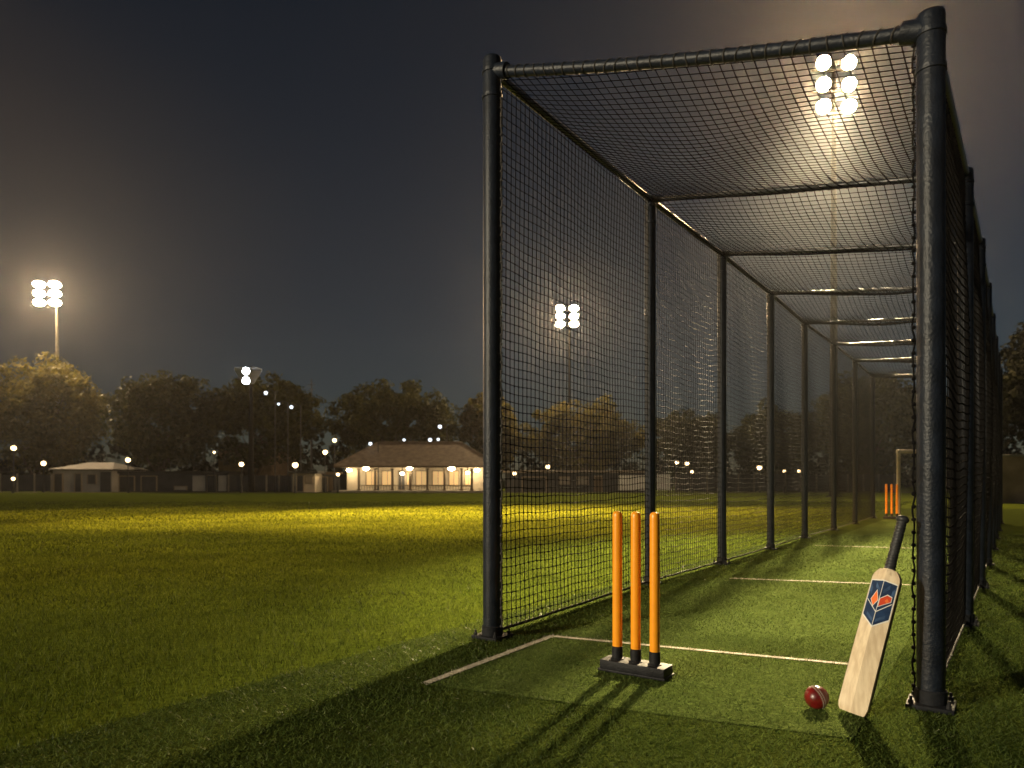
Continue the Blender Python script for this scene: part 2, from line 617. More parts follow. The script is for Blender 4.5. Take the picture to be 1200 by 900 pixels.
def net(name, grid, r, rk, m=None):
    v1, q1 = strands(grid, r)
    v2, q2 = strands(grid.transpose(1, 0, 2), r)
    # knots: squashed octahedra written as degenerate-free quads (a bipyramid cut into 4-gons)
    P = grid.reshape(-1, 3)
    P = P[rng.random(len(P)) < 1.0]
    jit = rng.uniform(.75, 1.3, (len(P), 1, 1))
    off = np.array([[-1, -1, -.6], [1, -1, -.6], [1, 1, -.6], [-1, 1, -.6], [-.8, -.8, .7], [.8, -.8, .7], [.8, .8, .7], [-.8, .8, .7]]) * .75
    A = Matrix.Rotation(.5, 3, 'X') @ Matrix.Rotation(.6, 3, 'Y') @ Matrix.Rotation(.4, 3, 'Z')
    off = off @ np.array(A).T
    kv = (P[:, None, :] + off[None] * rk * jit).reshape(-1, 3)
    bq = np.array([[0, 3, 2, 1], [4, 5, 6, 7], [0, 1, 5, 4], [1, 2, 6, 5], [2, 3, 7, 6], [3, 0, 4, 7]])
    kq = (np.arange(len(P))[:, None, None] * 8 + bq[None]).reshape(-1, 4)
    V = np.concatenate([v1, v2, kv])
    Q = np.concatenate([q1, q2 + len(v1), kq + len(v1) + len(v2)])
    return np_mesh(name, V, Q, m or M_net, 4, parent=cage)


STEP = .054
NR, KR = .0028, .0062


def side_grid(P, tops, bow, sag):
    s = params(P, STEP)
    lo = interp(P, s)
    hi = interp(tops, s)
    nv = 62
    fr = s - np.floor(s)
    g = np.zeros((len(s), nv + 1, 3))
    for j in range(nv + 1):
        t = j / nv
        p = lo * (1 - t) + hi * t
        p[:, 2] += .035 * (1 - t)
        belly = 4 * fr * (1 - fr)
        env = math.sin(math.pi * t)
        p[:, 2] -= sag * belly * (env + .25 * (1 - t)) * (t > 0)
        p += np.array(perp)[None] * (bow * belly * env * (1 + .5 * np.sin(s * 7.1 + 3 * t)))[:, None]
        p[:, 2] += .004 * np.sin(s * 31 + t * 17) * (0 < t < 1)
        g[:, j] = p
    g[:, 0, 2] = .035
    return g


net('side_net', side_grid(LP, Ltop, -.03, .02), NR, KR)
net('side_net', side_grid(RP, Rtop, .05, .045), NR, KR)
s = params(LP, STEP)
A_, B_ = interp(Ltop, s), interp(Rtop, s)
nv = 40
g = np.zeros((len(s), nv + 1, 3))
fr = s - np.floor(s)
for j in range(nv + 1):
    t = j / nv
    p = A_ * (1 - t) + B_ * t
    e = 4 * t * (1 - t)
    belly = 4 * fr * (1 - fr)
    dip = .17 * belly ** .8 * (.25 + .75 * e) * (t not in (0, 1)) + .03 * e * (s < 1e-6)
    p[:, 2] -= dip + .015 * np.sin(s * 9 + t * 11) * e * belly
    p[:, 2] -= .024
    p += np.array(axis)[None] * (.05 * np.sin(t * 7 + np.floor(s) * 2.1) * 4 * fr * (1 - fr))[:, None]
    g[:, j] = p
net('roof_net', g, NR, KR, M_netr)

# bottom ropes with a lacing spiral
for P in (LP, RP):
    s = params(P, .03)
    base = interp(P, s) + np.array([0, 0, .035])
    fr = s - np.floor(s)
    base[:, 2] += .0015 * np.sin(s * 23)
    mb = MB()
    mb.tube([Vector(b) for b in base], .009, 8)
    w = np.arange(len(s)) * 2.1
    off = np.stack([np.cos(w) * perp.x, np.cos(w) * perp.y, np.sin(w)], 1) * .012
    mb.tube([Vector(b) for b in base + off], .0035, 5)
    mb.build('bottom_rope', M_rope, cage, 60)

# lacing cord down the inner side of both front posts with ties round the post
for base, sgn, r, hgt in ((RP[0], -1, PR * 1.02, (RB[0] + 1) * H), (LP[0], 1, PR * 1.08, (LB[0] + 1) * H)):
    cx = base + perp * sgn * (r + .010)
    mb = MB()
    pts = []
    n = 120
    for k in range(n + 1):
        z = .06 + (hgt - .1) * k / n
        pts.append(cx + Vector((.004 * math.sin(k * .9), .004 * math.cos(k * 1.3), z)))
    mb.tube(pts, .0042, 6)
    for k in range(0, int(hgt / STEP)):
        z = .08 + k * STEP
        mb.tube([cx + Vector((0, 0, z - .009)), cx + Vector((0, 0, z - .004)), cx + Vector((0, 0, z + .004)), cx + Vector((0, 0, z + .009))],
                [.003, .0095, .0085, .003], 7)
    mb.build('lacing_cord', M_rope if sgn > 0 else M_net, cage, 60)

# ties round the front crossbar
mb = MB()
a, b = Ltop[0], Rtop[0]
d = (b - a).normalized()
nvec = Vector((0, 0, 1)).cross(d).normalized()
upv = d.cross(nvec).normalized()
L = (b - a).length
k = 0
t = .13
while t < L - .08:
    tt = t / L
    c = a.lerp(b, tt) - Vector((0, 0, .03 * 4 * tt * (1 - tt)))
    sl = random.uniform(-.015, .015)
    ring = []
    for q in range(15):
        w = 2 * math.pi * q / 14
        ring.append(c + (nvec * math.cos(w) + upv * math.sin(w)) * .0325 + d * sl * math.sin(w))
    mb.tube(ring, .0035, 5)
    mb.tube([c + upv * .030, c + upv * .043 + d * .006 + nvec * .004], [.005, .002], 5)
    t += random.uniform(.06, .075)
mb.build('bar_tie', M_rope, cage, 60)


# ------------------------------------------------------------------ stumps
def stump_set(loc, label, sc_=1.0, wide=.098, group='orange stump sets on the pitch'):
    root = thing('stump_set', label, 'stumps', loc, group)
    o = Vector(loc)
    w = perp
    Mx = Matrix.Rotation(math.atan2(w.y, w.x), 3, 'Z')
    mb = MB()
    mb.box(o + Vector((0, 0, .036 * sc_)), (.335 * sc_, .115 * sc_, .046 * sc_), Mx, .006 * sc_)
    mb.box(o + Vector((0, 0, .0105 * sc_)), (.345 * sc_, .125 * sc_, .012 * sc_), Mx, .003 * sc_)
    mb.build('base', M_rubber, root, 30)
    for k in (-1, 0, 1):
        c = o + w * k * wide * sc_
        top = .785 * sc_
        r = .0238 * sc_
        s = MB()
        prof = [(.10, r), (.3, r), (top / sc_ - .03, r), (top / sc_ - .014, r * .97), (top / sc_ - .006, r * .82), (top / sc_ - .001, r * .5), (top / sc_, r * .15)]
        s.tube([c + Vector((0, 0, z * sc_)) for z, _ in prof], [q for _, q in prof], 24)
        st = s.build('stump', M_orange, root, 60)
        q = MB()
        prof = [(.05, r * 1.5), (.062, r * 1.42), (.066, r * 1.12), (.12, r * 1.10), (.122, r * 1.02)]
        q.tube([c + Vector((0, 0, z * sc_)) for z, _ in prof], [u for _, u in prof], 24)
        q.build('socket', M_rubber, st, 40)
    return root


stump_set(gp(745, 792) + Vector((0, 0, .010)), 'three tall orange stumps on black base in the foreground beside the near crease')
stump_set(gp(1045, 608.5) + Vector((0, 0, .008)), 'three small orange stumps at the far end of the practice lane', 1.06, .105)

# ------------------------------------------------------------------ bat
toe = Vector((1.437 * H, 2.955 * H, .014))
tip = Vector((1.702 * H, 3.04 * H, .842 * H))
bat = thing('cricket_bat', 'pale wooden cricket bat with navy and red sticker leaning on the front right post', 'cricket bat', toe)
ax = (tip - toe).normalized()
BL = (tip - toe).length
n0 = Vector((-.70, -.71, 0))
bn = (n0 - ax * n0.dot(ax)).normalized()
bw = ax.cross(bn).normalized()
if bw.x < 0:
    bw = -bw


def bp_(s, t, n):
    return toe + bw * s + ax * t + bn * n


BLADE = .590
secs = []
for t in [0, .004, .012, .03, .08, .15, .22, .30, .38, .46, .52, .555, .570, .580, .588, .594]:
    hw = .0575 - .004 * (t / BLADE)
    if t < .03:
        hw *= [1, .9, .93, .97][0] if t > .02 else (0.80 + .2 * math.sqrt(max(0, t / .03)))
    if t > .55:
        hw *= math.cos(min(1, (t - .55) / .05) * 1.05)
    ridge = .027 + .017 * math.sin(min(1, t / .3) * math.pi / 2) * (1 if t < .34 else max(.35, 1 - (t - .34) / .36))
    edge = .021 + .005 * math.sin(math.pi * min(1, t / .5))
    if t < .012:
        edge *= .8
    secs.append((t, hw, ridge, edge))
vs, fs, mi = [], [], []
NS = 7
for t, hw, ridge, edge in secs:
    prof = [(-hw, -.014), (-hw, edge * .7), (-hw * .965, edge * .82), (0, ridge), (hw * .965, edge * .82), (hw, edge * .7), (hw, -.014)]
    vs += [bp_(s, t, n) for s, n in prof]
for i in range(len(secs) - 1):
    for k in range(NS):
        k2 = (k + 1) % NS
        fs.append((i * NS + k, i * NS + k2, (i + 1) * NS + k2, (i + 1) * NS + k))
        mi.append(1 if k in (0, 1, 4, 5) else 0)
fs.append(tuple(range(NS)))
fs.append(tuple((len(secs) - 1) * NS + k for k in range(NS)))
mi += [1, 0]
mb = MB()
mb.add(vs, fs)
mb.m = mi
bo = mb.build('blade', [M_willow, M_willow_shaded], bat, 16)


def back_n(s, t):
    for i in range(len(secs) - 1):
        if secs[i][0] <= t <= secs[i + 1][0]:
            f = (t - secs[i][0]) / (secs[i + 1][0] - secs[i][0])
            hw, ri, ed = [secs[i][q] * (1 - f) + secs[i + 1][q] * f for q in (1, 2, 3)]
            return ri + (ed * .82 - ri) * min(1, abs(s) / (hw * .965))
    return .02


def sticker(mb, poly, lift, mi):
    """poly lies on one side of the spine; cut in strips so it hugs the blade"""
    bm = bmesh.new()
    f = bm.faces.new([bm.verts.new((s, t, 0)) for s, t in poly])
    ts = [p[1] for p in poly]
    k = min(ts)
    for q in secs:
        if min(ts) < q[0] < max(ts):
            bmesh.ops.bisect_plane(bm, geom=bm.verts[:] + bm.edges[:] + bm.faces[:], plane_co=(0, q[0], 0), plane_no=(0, 1, 0))
    bm.verts.index_update()
    mb.add([bp_(v.co.x, v.co.y, back_n(v.co.x, v.co.y) + lift) for v in bm.verts],
           [[v.index for v in f.verts] for f in bm.faces], mi)
    bm.free()


sb = MB()
for sg in (-1, 1):
    m = lambda pl: [(sg * s, t) for s, t in pl]
    sticker(sb, m([(0, .350), (.0510, .392), (.0502, .542), (0, .549)]), .0008, 2)     # white border
    sticker(sb, m([(.0010, .357), (.0482, .396), (.0476, .538), (.0010, .5445)]), .0012, 0)   # navy
    sticker(sb, m([(.007, .492), (.026, .516), (.026, .534), (.007, .508)]), .0016, 1)   # lighter slanting bands
    sticker(sb, m([(.036, .482), (.0465, .496), (.0465, .526), (.036, .510)]), .0016, 1)
    sticker(sb, m([(.006, .373), (.034, .396), (.034, .409), (.006, .386)]), .0016, 1)
    sticker(sb, m([(0, .412), (.046, .458), (.046, .462), (0, .416)]), .0019, 2)      # chevron
    sticker(sb, m([(0, .358), (.0010, .358), (.0010, .545), (0, .545)]), .0018, 2)    # spine line
# the two diamonds
sticker(sb, [(-.034, .462), (-.0185, .434), (-.0020, .462), (-.0165, .505)], .0022, 2)
sticker(sb, [(-.0318, .462), (-.0185, .438), (-.0042, .462), (-.0165, .500)], .0026, 4)
sticker(sb, [(.0015, .434), (.0420, .466), (.0420, .488), (.0240, .494), (.0015, .472)], .0022, 2)
sticker(sb, [(.0033, .438), (.0400, .467), (.0400, .485), (.0240, .490), (.0033, .470)], .0026, 3)
sticker(sb, [(.020, .466), (.028, .458), (.034, .468), (.026, .477)], .0030, 4)
sb.build('sticker', [M_navy, M_midblue, M_white, M_red, M_redo], bat, 0)
hm = MB()
pts, rad = [], []
t = .575
while t < BL - .012:
    pts.append(bp_(0, t, .004))
    k = (t - .575) / (BL - .575)
    rad.append((.0225 - .0035 * min(1, k * 4) + .0012 * math.sin(t * 2 * math.pi / .0125)) if k < .9 else .0225 + .003 * math.sin((k - .9) / .1 * math.pi))
    t += .003
pts.append(bp_(0, BL - .008, .004)); rad.append(.021)
pts.append(bp_(0, BL - .002, .004)); rad.append(.017)
pts.append(bp_(0, BL, .004)); rad.append(.008)
hm.tube(pts, rad, 20)
hm.build('handle', M_grip, bat, 60)
cm = MB()
cm.tube([bp_(0, .572, .004), bp_(0, .588, .004), bp_(0, .598, .004)], [.030, .0275, .0225], 20)
cm.build('collar', M_willow, bat, 50)

# ------------------------------------------------------------------ ball
bc = gp(957, 833)
BR = .0475
bc = Vector((bc.x, bc.y, .012 + BR - .004))
ball = thing('cricket_ball', 'shiny red leather cricket ball with white seam lying beside the bat toe', 'ball', bc - Vector((0, 0, BR)))
bm = bmesh.new()
bmesh.ops.create_uvsphere(bm, u_segments=48, v_segments=32, radius=BR)
mb = MB()
bm.verts.index_update()
mb.add([v.co + bc for v in bm.verts], [[v.index for v in f.verts] for f in bm.faces])
bm.free()
mb.build('leather', M_leather, ball, 180)
sa = Vector((.86, .18, .30)).normalized()      # seam axis
e1 = sa.orthogonal().normalized()
e2 = sa.cross(e1)
mb = MB()
for off, r in ((.0032, .0006), (-.0032, .0006), (.0068, .0005), (-.0068, .0005)):
    rr = math.sqrt(BR * BR - off * off) + .0003
    mb.tube([bc + sa * off + (e1 * math.cos(w) + e2 * math.sin(w)) * rr for w in [2 * math.pi * q / 72 for q in range(73)]], r, 6, False)
for q in range(64):
    w = 2 * math.pi * q / 64
    for sg in (-1, 1):
        p0 = bc + sa * sg * .0032 + (e1 * math.cos(w) + e2 * math.sin(w)) * (math.sqrt(BR * BR - .0032 ** 2) + .0006)
        w2 = w + .03
        p1 = bc + sa * sg * .0068 + (e1 * math.cos(w2) + e2 * math.sin(w2)) * (math.sqrt(BR * BR - .0068 ** 2) + .0006)
        mb.tube([p0, p1], .0006, 5)
mb.build('seam', M_stitch, ball, 60)


# ------------------------------------------------------------------ floodlight masts
LIGHTS = []


def spot(loc, target, power, angle, blend, size, color=WARM):
    l = bpy.data.lights.new('spot_beam', 'SPOT')
    l.energy = power
    l.spot_size = R(angle)
    l.spot_blend = blend
    l.shadow_soft_size = size
    l.color = color
    o = bpy.data.objects.new('spot_beam', l)
    col.objects.link(o)
    o.location = loc
    o.rotation_euler = (Vector(target) - Vector(loc)).to_track_quat('-Z', 'Y').to_euler()
    return o


def mast(px, py, depth, polex, dx, dy, lr, aim, label, rows=3, cols=2, lens=None, zs_=1.0, pm=None):
    c = ap(px, py, depth)
    pole_x = (polex - 600) / F * depth
    root = thing('floodlight_mast', label, 'floodlight', (pole_x, depth + .9, 0), 'floodlight masts round the field')
    mb = MB()
    top = c.z + dy * (rows - 1) / 2 + .5
    zs = [0, .02, top * .3, top * .65, top]
    mb.tube([Vector((pole_x, depth + .9, z)) for z in zs], [.26, .24, .20, .15, .11], 14)
    mb.tube([Vector((pole_x, depth + .9, z)) for z in (0, .06)], [.42, .42], 14)
    mb.build('pole', pm or M_far, root)
    d = (Vector(aim) - c).normalized()
    side = Vector((0, 0, 1)).cross(-d)
    side = Vector((1, 0, 0))
    for j in range(rows):
        z = c.z + (j - (rows - 1) / 2) * dy
        mb = MB()
        mb.box((c.x, depth + .72, z), (dx * (cols - 1) + .7, .09, .09), None, .01)
        mb.box(((c.x + pole_x) / 2, depth + .8, z), (abs(c.x - pole_x) + .2, .10, .07), None, .01)
        mb.build('crossarm', M_house, root)
        for i in range(cols):
            p = Vector((c.x + (i - (cols - 1) / 2) * dx, depth, z))
            h = MB()
            h.tube([p - d * .46, p - d * .44, p - d * .12, p + d * .0, p + d * .07], [.10, .16, lr * .9, lr * 1.06, lr * 1.10], 20, True)
            h.tube([p - d * .4, Vector((p.x, depth + .70, z))], .04, 8)
            h.v = [(x, y, p.z + (z_ - p.z) * zs_) for x, y, z_ in h.v]
            hd = h.build('lamp_head', M_house, root)
            q = MB()
            q.tube([p + d * .075, p + d * .10, p + d * .115], [lr * 1.0, lr * .92, lr * .5], 24)
            q.v = [(x, y, p.z + (z_ - p.z) * zs_) for x, y, z_ in q.v]
            q.build('lens', lens or M_flood, hd, 60)
    return c, d


c1, d1 = mast(980, 99, 38, 986, 1.38, 1.18, .34, (4, 7, 0), 'tall mast with six big glowing round floodlights seen through the cage roof net', lens=M_floodn)
c2, d2 = mast(664.5, 370.5, 75, 668, 1.46, .84, .46, (4, 20, 0), 'distant mast with six floodlights glowing through the left side net', zs_=.62)
c3, d3 = mast(55, 344, 68, 60, 1.52, .88, .50, (-14, 26, 0), 'pale pole mast with six floodlights above the leftmost tree', zs_=.58, pm=M_lead)
c5, d5 = mast(288.5, 440.5, 52.5, 289, .5, .72, .26, (-12, 10, 0), 'small cool white floodlight pair with pale hood against the forked tree top', 2, 1, M_flood2)
fl = bpy.data.objects['floodlight_mast.003']
mb = MB()
hx, hy, hz_ = c5.x, c5.y + .42, c5.z
mb.add([(hx - 1.05, hy, hz_ + .50), (hx + 1.05, hy, hz_ + .50), (hx + .40, hy, hz_ - .55), (hx - .40, hy, hz_ - .55),
        (hx - 1.05, hy + .04, hz_ + .50), (hx + 1.05, hy + .04, hz_ + .50), (hx + .40, hy + .04, hz_ - .55), (hx - .40, hy + .04, hz_ - .55)],
       [(0, 3, 2, 1), (4, 5, 6, 7), (0, 1, 5, 4), (1, 2, 6, 5), (2, 3, 7, 6), (3, 0, 4, 7)])
mb.add([(hx - 1.05, hy, hz_ + .52), (hx + 1.05, hy, hz_ + .52), (hx + .8, hy - .5, hz_ + .60), (hx - .8, hy - .5, hz_ + .60),
        (hx - 1.05, hy, hz_ + .56), (hx + 1.05, hy, hz_ + .56), (hx + .8, hy - .5, hz_ + .64), (hx - .8, hy - .5, hz_ + .64)],
       [(0, 3, 2, 1), (4, 5, 6, 7), (0, 1, 5, 4), (1, 2, 6, 5), (2, 3, 7, 6), (3, 0, 4, 7)])
mb.build('hood', M_board, fl, 0)

c1s, c2s, c3s = c1 + d1 * .9, c2 + d2 * .9, c3 + d3 * .9
# each head of a mast is aimed at a piece of ground of its own
spot(c1s, (2.8, 7.8, 0), 640000, 8.5, .2, .9, (1.0, .79, .46))
spot(c1s, (6.8, 12.9, 0), 95000, 7.5, .8, 1.0, (1.0, .79, .46))
# unseen lamps added at the left, out of view, to light the middle field
Y6 = (1.0, .54, .13)
for t, p, w_, c in (((-12, 20, 0), .6, 16, Y6), ((-5, 17.5, 0), 2.2, 17, Y6), ((1.5, 15.5, 0), 2.2, 14, Y6), ((-1.5, 21.5, 0), 5.0, 13, Y6), ((4.0, 20.5, 0), 5.0, 10, Y6), ((-3.5, 11.5, 0), .40, 28, (1.0, .62, .22))):
    spot((-30, 4, 22), t, 250000 * p, w_, 1.0, .5, c)
# unseen lamp added behind the viewer on the left to light the fronts
spot((-37, -17, 13), (1.2, 3.6, .6), 98000, 16, .8, .5, (1.0, .86, .60))


# ------------------------------------------------------------------ small lamps
def lamp(px, py, depth, r, label, m=None, arm=0.0):
    p = ap(px, py, depth)
    r *= .78
    root = thing('street_lamp', label, 'street lamp', (p.x + arm, p.y, 0), 'small lamps round the far edge of the field')
    x = p.x + arm
    mb = MB()
    mb.tube([(x, p.y, 0), (x, p.y, .5), (x, p.y, .52), (x, p.y, p.z - (r if not arm else -.1))], [.09, .08, .05, .035], 8)
    if arm:
        mb.tube([(x, p.y, p.z + .1), (x - arm * .5, p.y, p.z + .22), (p.x, p.y, p.z + .12)], .03, 6)
    mb.build('pole', M_dpole, root)
    g_ = MB()
    bm = bmesh.new()
    bmesh.ops.create_uvsphere(bm, u_segments=14, v_segments=10, radius=r)
    bm.verts.index_update()
    g_.add([v.co + p for v in bm.verts], [[v.index for v in f.verts] for f in bm.faces])
    bm.free()
    g_.build('globe', m or M_globe, root, 180)
    c = MB()
    c.tube([p + Vector((0, 0, r * .8)), p + Vector((0, 0, r * 1.15)), p + Vector((0, 0, r * 1.4))], [r * .75, r * .6, r * .1], 10)
    c.build('cap', M_dpole, root)


for a in [
    (16, 525, 50, .21, 'taller globe lamp nearest the left edge of the picture'),
    (51, 543, 51, .20, 'globe lamp just right of the leftmost tree trunk'),
    (15.5, 561, 49, .14, 'lowest lamp by the dark fence at the left edge'),
    (150, 539, 50, .20, 'lone globe lamp between the two leftmost trees'),
    (283, 544, 50, .20, 'globe lamp just left of the forked tree trunk'),
    (346, 545, 50, .24, 'bright globe lamp above the little white hut'),
    (381, 530, 51, .20, 'globe lamp just left of the pavilion roof corner'),
    (392, 516, 53, .18, 'higher globe lamp left of the pavilion with thin pole'),
    (396, 556, 50, .14, 'low lamp at the left end wall of the pavilion'),
    (251, 530, 52, .10, 'dim small lamp in front of the ivy wall'),
    (642, 547, 50, .17, 'globe lamp low behind the left net near the floodlit mast'),
    (603, 555, 50, .15, 'low lamp behind the net next to the front left post'),
    (793, 542, 52, .15, 'left lamp of the close trio behind the second net bay'),
    (805, 543, 52, .17, 'middle lamp of the close trio behind the second net bay'),
    (811, 553, 50, .14, 'lowest lamp of the close trio behind the second net bay'),
    (890, 548, 50, .20, 'lone globe lamp behind the third net bay'),
    (919, 552, 51, .12, 'dim lamp left of the pair behind the fourth net bay'),
    (936, 552, 51, .12, 'dim lamp close to the fifth cage post'),
]:
    lamp(*a)
for a in [
    (311.5, 460.5, 53, .17, 'tall cool white lamp high against the forked tree crown', M_globec, .7),
    (326.5, 473.5, 53, .11, 'faint cool lamp between two brighter ones against the forked tree', M_globec, .7),
    (341.5, 477, 53, .16, 'cool white lamp at the right of the forked tree crown', M_globec, .7),
    (434, 520, 53.5, .16, 'cool lamp over the left slope of the pavilion roof', M_globec, .6),
    (473.5, 515.5, 60, .14, 'cool lamp just above the middle of the pavilion ridge', M_globec, .6),
    (504, 515.5, 60, .20, 'bright cool lamp resting behind the pavilion ridge, left of a pair', M_globec, .6),
    (513.5, 515, 60, .15, 'cool lamp behind the pavilion ridge, right of a pair', M_globec, .6),
    (515.5, 500, 60, .20, 'highest cool lamp above the right end of the pavilion ridge', M_globec, .6),
]:
    lamp(*a)

# ------------------------------------------------------------------ pavilion
PD = 52.0
s_ = PD / F
px2x = lambda px: (px - 600) * s_
py2z = lambda py: H - (py - HOR) * s_
pav = thing('pavilion', 'lit cream pavilion with brown hipped roof and row of columns at the far field edge', 'pavilion', (px2x(487), PD + 2, 0))
xl, xr = px2x(401), px2x(578)
mb = MB()
mb.box(((xl + xr) / 2, PD + 4, 1.0), (xr - xl, 5.0, 1.98), None, .0)
mb.build('wall', M_cream, pav, 0)
mb = MB()
mb.box(((xl + xr) / 2, PD + 1.6, .07), (xr - xl + .6, 7.0, .14), None, .01)
mb.build('plinth', M_concrete, pav, 0)
ez, rz = py2z(546), py2z(517) + .06
e0, e1_ = px2x(394), px2x(585)
y0, y1 = PD - .7, PD + 7.2
ym = (y0 + y1) / 2
r0, r1 = (443 - 600) / F * ym, (541 - 600) / F * ym
mb = MB()
mb.add([(e0, y0, ez), (e1_, y0, ez), (e1_, y1, ez), (e0, y1, ez), (r0, ym, rz), (r1, ym, rz),
        (e0, y0, ez - .10), (e1_, y0, ez - .10), (e1_, y1, ez - .10), (e0, y1, ez - .10)],
       [(0, 1, 5, 4), (2, 3, 4, 5), (1, 2, 5), (3, 0, 4), (6, 9, 8, 7), (0, 6, 7, 1), (1, 7, 8, 2), (2, 8, 9, 3), (3, 9, 6, 0)])
rf = mb.build('roof', M_roof, pav, 0)
mb = MB()
mb.tube([(r0, ym, rz + .02), (r1, ym, rz + .02)], .07, 8)
for (ex, ey), rx in (((e0, y0), r0), ((e0, y1), r0), ((e1_, y0), r1), ((e1_, y1), r1)):
    mb.tube([(ex, ey, ez + .02), (rx, ym, rz + .02)], .06, 8)
mb.build('ridge_cap', M_roof, rf, 0)
mb = MB()
mb.box(((e0 + e1_) / 2, y0 - .06, ez - .06), (e1_ - e0, .10, .12), None, .01)
mb.build('gutter', M_column, rf, 0)
cols_px = [421, 440, 460, 481, 501, 521, 541, 553]
for px in cols_px:
    mb = MB()
    mb.box((px2x(px), PD - .1, .96), (.16, .16, 1.66), None, .01)
    mb.box((px2x(px), PD - .1, .20), (.24, .24, .12), None, .01)
    mb.box((px2x(px), PD - .1, 1.74), (.24, .24, .10), None, .01)
    mb.build('column', M_column, pav, 30)
mb = MB()
for a, b in zip(cols_px[:-1], cols_px[1:]):
    mb.box((px2x((a + b) / 2), PD - .1, .52), (px2x(b) - px2x(a) - .18, .05, .06), None, 0)
    for k in range(1, 6):
        mb.box((px2x(a + (b - a) * k / 6), PD - .1, .34), (.03, .03, .30), None, 0)
mb.build('railing', M_column, pav, 0)
wins = [(424, 438, 0), (443, 457, 0), (463, 471, 1), (473, 479, 0), (484, 498, 0), (504, 518, 0), (524, 536, 0), (543, 552, 0)]
for a, b, door in wins:
    xa, xb = px2x(a), px2x(b)
    za, zb = (.16, 1.62) if door else (.50, 1.62)
    y = PD + 1.5
    f = MB()
    for q in (xa, xb):
        f.box((q, y - .03, (za + zb) / 2), (.07, .06, zb - za + .07), None, 0)
    for q in (za, zb):
        f.box(((xa + xb) / 2, y - .032, q), (xb - xa - .072, .06, .07), None, 0)
    f.box(((xa + xb) / 2, y - .028, (za + zb) / 2), (.035, .05, zb - za - .075), None, 0)
    w = f.build('door' if door else 'window', M_frame, pav, 0)
    g_ = MB()
    g_.box(((xa + xb) / 2, y - .010, (za + zb) / 2), (xb - xa - .04, .016, zb - za - .04), None, 0)
    g_.build('pane', M_dark if door else M_winlit, w, 0)
for px, py, r in ((409, 551, .16), (429, 549, .19), (480, 549, .18), (529, 549, .20), (559, 551, .16), (471.5, 555, .13), (548, 554, .12)):
    yy = PD - .45 if py < 551 else PD + .6
    p = ap(px, py, yy)
    g_ = MB()
    bm = bmesh.new()
    bmesh.ops.create_uvsphere(bm, u_segments=14, v_segments=8, radius=r)
    bm.verts.index_update()
    g_.add([Vector((v.co.x * 1.25, v.co.y, v.co.z * .75)) + p for v in bm.verts], [[v.index for v in f.verts] for f in bm.faces])
    bm.free()
    lp = g_.build('eave_lamp', M_eave, pav, 180)
    c = MB()
    c.tube([p + Vector((0, 0, r * .7)), Vector((p.x, p.y, max(p.z + r, ez - .1)))], [.05, .05], 8)
    c.build('bracket', M_column, lp, 0)
    l = bpy.data.lights.new('eave_light', 'POINT')
    l.energy = 20
    l.color = (1, .74, .42)
    l.shadow_soft_size = .15
    lo = bpy.data.objects.new('eave_light', l)
    col.objects.link(lo)
    lo.location = p + Vector((0, .35, -.22))


# ------------------------------------------------------------------ other far buildings
def block(name, label, cat, pxa, pxb, pytop, depth, deep, m, roof=None, features=(), overhang=.25):
    k = depth / F
    X = lambda px: (px - 600) * k
    Z = lambda py: H - (py - HOR) * k
    root = thing(name, label, cat, ((X(pxa) + X(pxb)) / 2, depth, 0))
    zt = Z(pytop)
    mb = MB()
    mb.box(((X(pxa) + X(pxb)) / 2, depth + deep / 2, zt / 2), (X(pxb) - X(pxa), deep, zt), None, 0)
    mb.build('wall', m, root, 0)
    if roof:
        kind, pyr, rm = roof
        mb = MB()
        xa, xb = X(pxa) - overhang, X(pxb) + overhang
        ya, yb = depth - overhang, depth + deep + overhang
        z0 = zt + .003
        if kind == 'flat':
            mb.box(((xa + xb) / 2, (ya + yb) / 2, z0 + .09), (xb - xa, yb - ya, .18), None, .01)
        else:
            zr = Z(pyr)
            w = min((xb - xa) * .3, 2.4)
            yc = (ya + yb) / 2
            mb.add([(xa, ya, z0), (xb, ya, z0), (xb, yb, z0), (xa, yb, z0), (xa + w, yc, zr), (xb - w, yc, zr),
                    (xa, ya, z0 + .08), (xb, ya, z0 + .08), (xb, yb, z0 + .08), (xa, yb, z0 + .08)],
                   [(6, 7, 5, 4), (8, 9, 4, 5), (7, 8, 5), (9, 6, 4), (0, 3, 2, 1), (0, 1, 7, 6), (1, 2, 8, 7), (2, 3, 9, 8), (3, 0, 6, 9)])
        mb.build('roof', rm, root, 0)
    for nm, a, b, t, bt, fm in features:
        mb = MB()
        z0, z1 = max(.02, Z(bt)), Z(t)
        mb.box(((X(a) + X(b)) / 2, depth - .03, (z0 + z1) / 2), (X(b) - X(a), .07, z1 - z0), None, .008)
        o = mb.build(nm, fm, root, 0)
        if nm in ('door', 'window', 'shutter'):
            fr_ = MB()
            for q in (X(a), X(b)):
                fr_.box((q, depth - .05, (z0 + z1) / 2), (.07, .10, z1 - z0 + .07), None, 0)
            fr_.box(((X(a) + X(b)) / 2, depth - .052, z1 + .002), (X(b) - X(a) - .072, .10, .07), None, 0)
            fr_.build('frame', M_frame, o, 0)
    return root


